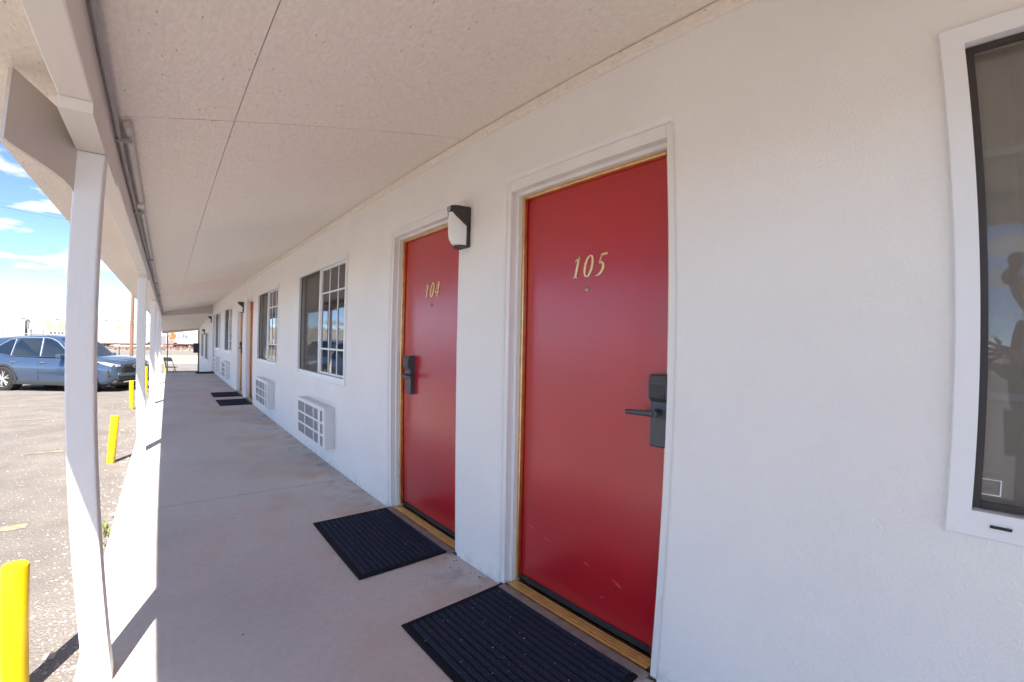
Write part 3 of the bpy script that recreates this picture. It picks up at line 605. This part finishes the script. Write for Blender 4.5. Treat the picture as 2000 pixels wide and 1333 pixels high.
        h_ = m.build('headlight', 'headlight', t, smooth=60)
        MB().box(1.72,1.86,s*.893-.006,s*.893+.006,.915,.938,bev=.004).build('indicator', 'amber', t)
        m = MB(); m.loft([[(-2.0,s*.878,1.02),(-2.0,s*.888,.93)],[(-2.2,s*.82,.98),(-2.21,s*.83,.90)],[(-2.29,s*.60,.94),(-2.30,s*.60,.87)]], closed=False)
        for v in m.bm.verts: v.co += Vector((-.012,s*.012,0))
        m.build('tail_light', 'tail_red', t)
        MB().box(2.10,2.24,s*.81-.02,s*.81+.02,.50,.72,bev=.012,rot=Matrix.Rotation(s*R(-50),3,'Z')).build('fog_light_vent', 'car_trim', t)
        for ax_ in (1.36,-1.33):
            m = MB(); n = 20; seq = []
            for k in range(n+1):
                a = math.pi*(-.08+1.16*k/n); seq.append([(ax_+.475*math.cos(a),s*.86,.36+.455*math.sin(a)),(ax_+.475*math.cos(a),s*.932,.36+.455*math.sin(a)),(ax_+.405*math.cos(a),s*.938,.36+.395*math.sin(a)),(ax_+.395*math.cos(a),s*.80,.36+.385*math.sin(a))])
            m.loft(seq); m.build('wheel_arch', 'car_trim', t, smooth=40)
            MB().tube([(ax_,s*.60,.37),(ax_,s*.921,.37)], .402, 28).build('well_shade_disc', 'rubber', t, smooth=40)  # solid dark drum, no hollow cut; its colour stands in for the well's shade
            w = MB(); w.tube([(ax_,s*.70,.36),(ax_,s*.715,.36),(ax_,s*.925,.36),(ax_,s*.942,.36)], [.335,.36,.36,.335], 32, caps=False)
            for r0, r1, ya_, yb_ in ((.335,.245,.942,.938),(.335,.245,.70,.71)):
                ra = [w.bm.verts.new((ax_+r0*math.cos(k*math.pi/16),s*ya_,.36+r0*math.sin(k*math.pi/16))) for k in range(32)]; rb = [w.bm.verts.new((ax_+r1*math.cos(k*math.pi/16),s*yb_,.36+r1*math.sin(k*math.pi/16))) for k in range(32)]
                for k in range(32): w.bm.faces.new([ra[k],ra[(k+1)%32],rb[(k+1)%32],rb[k]])
            wh = w.build('wheel', 'tyre', t, smooth=40)
            MB().tube([(ax_,s*.880,.36),(ax_,s*.896,.36)], .246, 28).build('spoke_shade_disc', 'rubber', wh)  # dark disc added behind the spokes so their pockets look shaded
            w = MB(); w.tube([(ax_,s*.938,.36),(ax_,s*.90,.36)], [.248,.225], 28, caps=False)
            for k in range(6):
                for da in (-.17,.17):
                    a = 2*math.pi*k/6+.3; c0 = Vector((ax_+.04*math.cos(a),s*.928,.36+.04*math.sin(a))); c1 = Vector((ax_+.240*math.cos(a+da),s*.934,.36+.240*math.sin(a+da))); w.tube([c0,c1], [.020,.014], 5)
            w.tube([(ax_,s*.94,.36),(ax_,s*.90,.36)], .05, 14); w.build('rim', 'silver_trim', wh, smooth=40)
    # windscreen and rear glass
    def glass(P, nm):
        m = MB(); m.face(P); me_ = m.build(nm, 'car_glass', t)
        sm = me_.modifiers.new('thick', 'SOLIDIFY'); sm.thickness = .012; sm.offset = 1
    glass([(.99,-.70,1.085),(.99,.70,1.085),(.395,.575,1.632),(.395,-.575,1.632)], 'windscreen')
    glass([(-2.135,.68,1.09),(-2.135,-.68,1.09),(-1.945,-.54,1.555),(-1.945,.54,1.555)], 'rear_glass')
    # front: grille, lower intake, bumper, badge, plate
    m = MB(); m.prism([(2.262,-.42,.835),(2.262,.42,.835),(2.278,.56,.74),(2.285,.54,.60),(2.285,-.54,.60),(2.278,-.56,.74)], (.035,0,0)); m.build('grille', 'car_trim', t)
    for z in (.63,.67,.71,.75,.79): MB().box(2.310,2.328,-.44,.44,z-.008,z+.008).build('grille_slat', 'rubber', t)
    MB().box(2.15,2.335,-.66,.66,.49,.61,bev=.05,seg=3).build('bumper', paint, t, smooth=50)
    MB().box(2.12,2.305,-.66,.66,.385,.50,bev=.02).build('lower_intake', 'car_trim', t)
    MB().box(2.06,2.29,-.74,.74,.27,.385,bev=.04,seg=3).build('skid_plate', 'car_trim', t, smooth=50); MB().box(2.20,2.305,-.42,.42,.30,.345,bev=.015).build('skid_insert', 'silver_trim', t)
    m = MB(); m.tube([(2.334,.085*math.cos(a)*1.0,.79+.055*math.sin(a)) for a in [2*math.pi*k/18 for k in range(19)]], .008, 6).tube([(2.336,.035*math.cos(a),.79+.052*math.sin(a)) for a in [2*math.pi*k/14 for k in range(15)]], .006, 6).tube([(2.336,.06*math.cos(a),.808+.018*math.sin(a)) for a in [2*math.pi*k/14 for k in range(15)]], .006, 6); m.build('badge', 'chrome', t)
    MB().box(-2.2,2.1,-.75,.75,.20,.30).build('underbody', 'rubber', t)
    return t
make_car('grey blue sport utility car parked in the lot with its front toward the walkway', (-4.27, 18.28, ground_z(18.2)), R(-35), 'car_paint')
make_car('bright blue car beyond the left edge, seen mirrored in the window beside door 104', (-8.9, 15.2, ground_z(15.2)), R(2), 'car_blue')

# ---------------------------------------------------------------- far things: train, poles, rail, chair
TZ = TG+.10+.15
def hopper(label, xc, marks):
    t = thing('freight_car', label, 'freight car', (xc, 95.0, TZ), group='freight cars of the train behind the road')
    hl = 7.7
    m = MB(); prof = lambda y: [(-hl,y,1.6),(-hl+1.4,y,.55),(hl-1.4,y,.55),(hl,y,1.6),(hl,y,3.95),(-hl,y,3.95)]
    m.prism(prof(-1.5), (0,3.0,0)); m.build('body', 'train_white', t)
    m = MB(); m.loft([[(x,-1.55,3.94),(x,-.9,4.25),(x,.9,4.25),(x,1.55,3.94)] for x in (-hl-.05,hl+.05)]); m.build('roof', 'train_white', t)
    for k in range(9): MB().box(-hl+1.0+1.7*k,-hl+1.5+1.7*k,-.45,.45,4.252,4.42,bev=.04,seg=1).build('hatch', 'train_dark', t)
    MB().box(-hl-.9,hl+.9,-1.35,1.35,.36,.54).build('side_sill', 'train_red', t)
    for k in range(11): MB().box(-hl+.05+1.57*k,-hl+.13+1.57*k,-1.56,-1.502,1.62 if k in (0,10) else .62,3.93).build('rib', 'train_white', t)
    for s in (-1,1):
        x = s*(hl+.55); m = MB()
        for y in (-1.34,-.70): m.box(x-.05,x+.05,y-.04,y+.04,.55,3.6)
        for z in (.9,1.3,1.7,2.1,2.5,2.9,3.3): m.box(x-.02,x+.02,-1.32,-.72,z-.02,z+.02)
        m.build('ladder', 'train_white', t); MB().box(s*(hl+.12),s*(hl+.42),-.9,.9,1.2,2.7).build('brake_cabinet', 'train_grey', t)
        for dx_ in (-.9,.9):
            w = MB()
            for y in (-.78,.70): w.tube([(s*5.9+dx_,y,.30),(s*5.9+dx_,y+.10,.30)], .42, 18)
            w.tube([(s*5.9+dx_,-.8,.30),(s*5.9+dx_,.8,.30)], .07, 8); w.build('wheelset', 'train_dark', t, smooth=40)
        MB().box(s*5.9-1.3,s*5.9+1.3,-1.02,-.86,.10,.46,bev=.03,seg=1).build('bogie_frame', 'train_dark', t)
    for x in (-3.4,0,3.4):
        m = MB(); m.loft([[(x-1.4,-1.2,.6),(x+1.4,-1.2,.6),(x+1.4,1.2,.6),(x-1.4,1.2,.6)],[(x-.5,-.5,-.05),(x+.5,-.5,-.05),(x+.5,.5,-.05),(x-.5,.5,-.05)]]); m.build('hopper_chute', 'train_dark', t)
    for kind, x, z, r in marks:
        if kind == 'disc': MB().tube([(x,-1.508,z),(x,-1.516,z)], r, 28).build('emblem', 'train_orange', t)
        elif kind == 'tan': MB().tube([(x,-1.508,z),(x,-1.514,z)], r, 24).build('emblem', 'train_tan', t)
        elif kind == 'script':
            k = MB(); fr = lambda u, v, d: (x+u, -1.508-d, z+v)
            k.stroke([(0,-.45),(.06,0),(.0,.5)], [.16,.16,.14], 0, .006, fr).stroke([(.3,.45),(.42,-.05),(.30,-.45),(.12,-.5)], [.12,.14,.12,.06], 0, .006, fr).stroke([(.70,-.4),(.80,.45)], [.2,.2], 0, .006, fr).stroke([(1.05,-.42),(1.15,.2),(1.35,.1),(1.38,-.42)], [.2,.2,.18,.2], 0, .006, fr)
            k.build('lettering', 'train_blue', t)
        elif kind == 'marks':
            for i in range(4): MB().box(x+.5*i, x+.5*i+.26, -1.512, -1.508, z-.16, z+.16).build('lettering', 'train_dark', t)
    return t
hopper('white freight car with an orange disc and blue script, under the far roof end', 6.4, [('disc',-7.3,1.95,.6),('script',-6.3,1.95,1)])
hopper('white freight car behind the grey car, with tan round emblems', -11.3, [('tan',-7.2,3.25,.62),('tan',-5.6,3.25,.62),('marks',-7.1,2.1,1),('tan',2.4,3.2,.55)])
hopper('white freight car farther left, across the coupling gap from the tan emblems', -29.3, [])
hopper('white freight car past the left edge, mirrored in the windows', -47.2, [('tan',-1,3.3,.5)])
m = MB()
for y in (94.25,95.72): m.box(-300,300,y-.04,y+.04,TG+.10,TG+.25)
tag(m.build('railway_track', 'rail_steel'), kind='structure')
def pole(label, x, y, h, arms=True):
    t = thing('utility_pole', label, 'pole', (x,y,ground_z(y)))
    MB().tube([(0,0,-.2),(0,0,h*.5),(0,0,h)], [.125,.115,.10], 14).build('pole_shaft', 'pole_wood', t, smooth=40)
    if arms: MB().box(-1.2,1.2,-.06,.06,h-.75,h-.63).build('crossarm', 'pole_wood', t)
    return t
pole('orange brown wooden utility pole behind the car, left of the second post', -3.86, 40.0, 10.5)
t = thing('overhead_wires', 'thin dark overhead wires crossing the sky at the left', 'wires', (0,0,0))
for dz, dxx in ((0,-1.1),(.0,1.1)):
    pts = []
    for k in range(13):
        u = k/12; x = -3.86+dxx+(-46)*u*1.0; y = 40-34*u; z = G+9.85+dz-1.6*math.sin(math.pi*u)*.9+u*2.5; pts.append((x,y,z))
    MB().tube(pts, .006, 5).build('wire', 'wire', t)
t = thing('pipe_rail', 'low white pipe rail standing behind the front of the car', 'railing', (-5.3,44.0,G))
MB().tube([(0,0,1.28),(3.4,0,1.28)], .06, 10).build('top_rail', 'white_rail', t, smooth=40)
for x in (.35,1.7,3.1): MB().tube([(x,0,0),(x,0,1.28)], .035, 8).build('rail_post', 'train_dark', t, smooth=40)
# scrub between road and track
m = MB(); rs = random.Random(21)
for i in range(3600):
    x = rs.uniform(-60,20); y = rs.uniform(80,91); hgt = rs.uniform(.15,.75)*(1 if rs.random() < .8 else 1.4); z = TG+.02; a = rs.uniform(0,3.14); w = rs.uniform(.05,.16); lx, ly = rs.uniform(-.3,.3), rs.uniform(-.3,.3)
    m.face([(x-math.cos(a)*w,y-math.sin(a)*w,z),(x+math.cos(a)*w,y+math.sin(a)*w,z),(x+lx,y+ly,z+hgt)])
mat('scrub', (0.24,0.17,0.13), 0.95, var=0.4, vscale=4)
tag(m.build('scrub', 'scrub'), 'brown dry scrub along the foot of the railway bank', 'scrub', kind='stuff')
# folding chair
t = thing('folding_chair', 'grey metal folding chair standing past the end of the walkway', 'chair', (-1.36,23.0,ground_z(23)), R(145))
for x in (-.19,.19):
    MB().tube([(x,-.26,.0),(x,.02,.50),(x,.20,.86)], .014, 8).build('leg', 'chair_grey', t, smooth=60); MB().tube([(x*.9,.26,.0),(x*.9,-.10,.46)], .013, 8).build('leg', 'chair_grey', t, smooth=60)
m = MB(); m.prism([(-.195,.145,.72),(.195,.145,.72),(.195,.19,.84),(.17,.205,.90),(-.17,.205,.90),(-.195,.19,.84)], (0,.018,.004)); m.build('backrest', 'chair_grey', t)
MB().box(-.215,.215,-.20,.18,.445,.475,bev=.01).build('seat', 'chair_grey', t)
MB().tube([(-.2,.24,.13),(.2,.24,.13)], .010, 8).build('stretcher', 'chair_grey', t); MB().tube([(-.22,-.19,.13),(.22,-.19,.13)], .010, 8).build('stretcher', 'chair_grey', t)
t = thing('wall_box', 'black box mounted at the far end corner of the motel wall', 'box', (-.16,26.9,.42))
MB().box(-.13,.13,-.06,.06,0,.50,bev=.012).build('box_body', 'black_plastic', t); MB().box(-.135,.135,-.068,-.0605,.30,.505,bev=.003,seg=1).build('box_lid', 'black_plastic', t)

# ---------------------------------------------------------------- the photographer, mirrored in the nearest window
mat('skin', (0.42,0.25,0.18), 0.5); mat('jacket', (0.035,0.04,0.055), 0.85, bump=0.3, bscale=200); mat('trousers', (0.03,0.032,0.04), 0.9); mat('cap_cloth', (0.03,0.03,0.035), 0.85)
def skinned(name, m_, chains, parent=None, sub=2):
    """chains: lists of (point, radius); equal points are shared so that the surface is continuous"""
    vs, es, rad, key = [], [], [], {}
    def vid(p, r):
        k = tuple(round(c,4) for c in p)
        if k not in key: key[k] = len(vs); vs.append(p); rad.append(r)
        return key[k]
    for ch in chains:
        ids = [vid(p, r) for p, r in ch]; es.extend(zip(ids, ids[1:]))
    me = bpy.data.meshes.new(name); me.from_pydata(vs, es, []); me.materials.append(MATS[m_])
    o = link(name, me, parent); sk = o.modifiers.new('skin', 'SKIN'); sk.use_smooth_shade = True
    me.skin_vertices if me.skin_vertices else None
    for v, r in zip(me.skin_vertices[0].data, rad): v.radius = (r, r)
    me.skin_vertices[0].data[0].use_root = True
    sb = o.modifiers.new('round', 'SUBSURF'); sb.levels = sb.render_levels = sub
    return o
px_, py_ = -1.68, -.44
def P_(x, y, z): return (px_+x, py_+y, z)
pel, che, nek = P_(0,0,.98), P_(0,.02,1.30), P_(0,.03,1.49)
shl, shr = P_(-.19,.03,1.42), P_(.17,.04,1.42)
elr, wrr = P_(.235,.02,1.16), P_(.195,.13,1.285)
ell, wrl = P_(-.24,.0,1.14), P_(-.14,.20,1.22)
palm = P_(.185,.185,1.300)
ch = [[(pel,.14),(P_(0,.01,1.14),.13),(che,.14),(P_(0,.03,1.43),.085),(nek,.055),(P_(0,.045,1.58),.085),(P_(0,.05,1.66),.095),(P_(0,.045,1.735),.07)],
      [(P_(0,.05,1.66),.095),(P_(.03,.145,1.635),.016)],
      [(che,.14),(shr,.06),(elr,.045),(wrr,.028),(palm,.030)], [(che,.14),(shl,.06),(ell,.045),(wrl,.028),(P_(-.11,.25,1.25),.030)]]
for i_, (dy_, dz_, ln) in enumerate(((.075,.050,1),(.090,.018,1),(.088,-.012,1),(.070,-.040,1))):
    k1 = (palm[0]+.002*i_, palm[1]+dy_*.45, palm[2]+dz_*.75); ch.append([(palm,.030),(k1,.0095),(palm and (palm[0]-.004, palm[1]+dy_, palm[2]+dz_*1.05),.008)])
ch.append([(palm,.030),((palm[0]-.02,palm[1]+.015,palm[2]+.045),.010),((palm[0]-.03,palm[1]+.035,palm[2]+.075),.008)])
for sx in (-1,1): ch.append([(pel,.14),(P_(sx*.095,0,.90),.095),(P_(sx*.10,.015,.50),.062),(P_(sx*.105,-.01,.10),.042),(P_(sx*.105,.0,.055),.045),(P_(sx*.115,.16,.035),.034)])
per = skinned('person', 'skin', ch)
tag(per, 'person in dark clothes and cap behind the viewer, mirrored in the nearest window', 'person')
skinned('jacket', 'jacket', [[(P_(0,0,.93),.165),(P_(0,.01,1.14),.152),(che,.16),(P_(0,.03,1.43),.10)],[(che,.16),(shr,.078),(elr,.060),(P_(.20,.115,1.268),.042)],[(che,.16),(shl,.078),(ell,.060),(P_(-.15,.185,1.21),.042)]], per)
skinned('trousers', 'trousers', [[(P_(0,0,.97),.15),(P_(.095,0,.88),.115),(P_(.10,.015,.50),.085),(P_(.105,-.01,.09),.070)],[(P_(0,0,.97),.15),(P_(-.095,0,.88),.115),(P_(-.10,.015,.50),.085),(P_(-.105,-.01,.09),.070)]], per)
skinned('cap', 'cap_cloth', [[(P_(0,.04,1.70),.107),(P_(0,.04,1.765),.080)],[(P_(0,.04,1.70),.107),(P_(.01,.13,1.70),.055),(P_(.015,.19,1.69),.03)]], per)
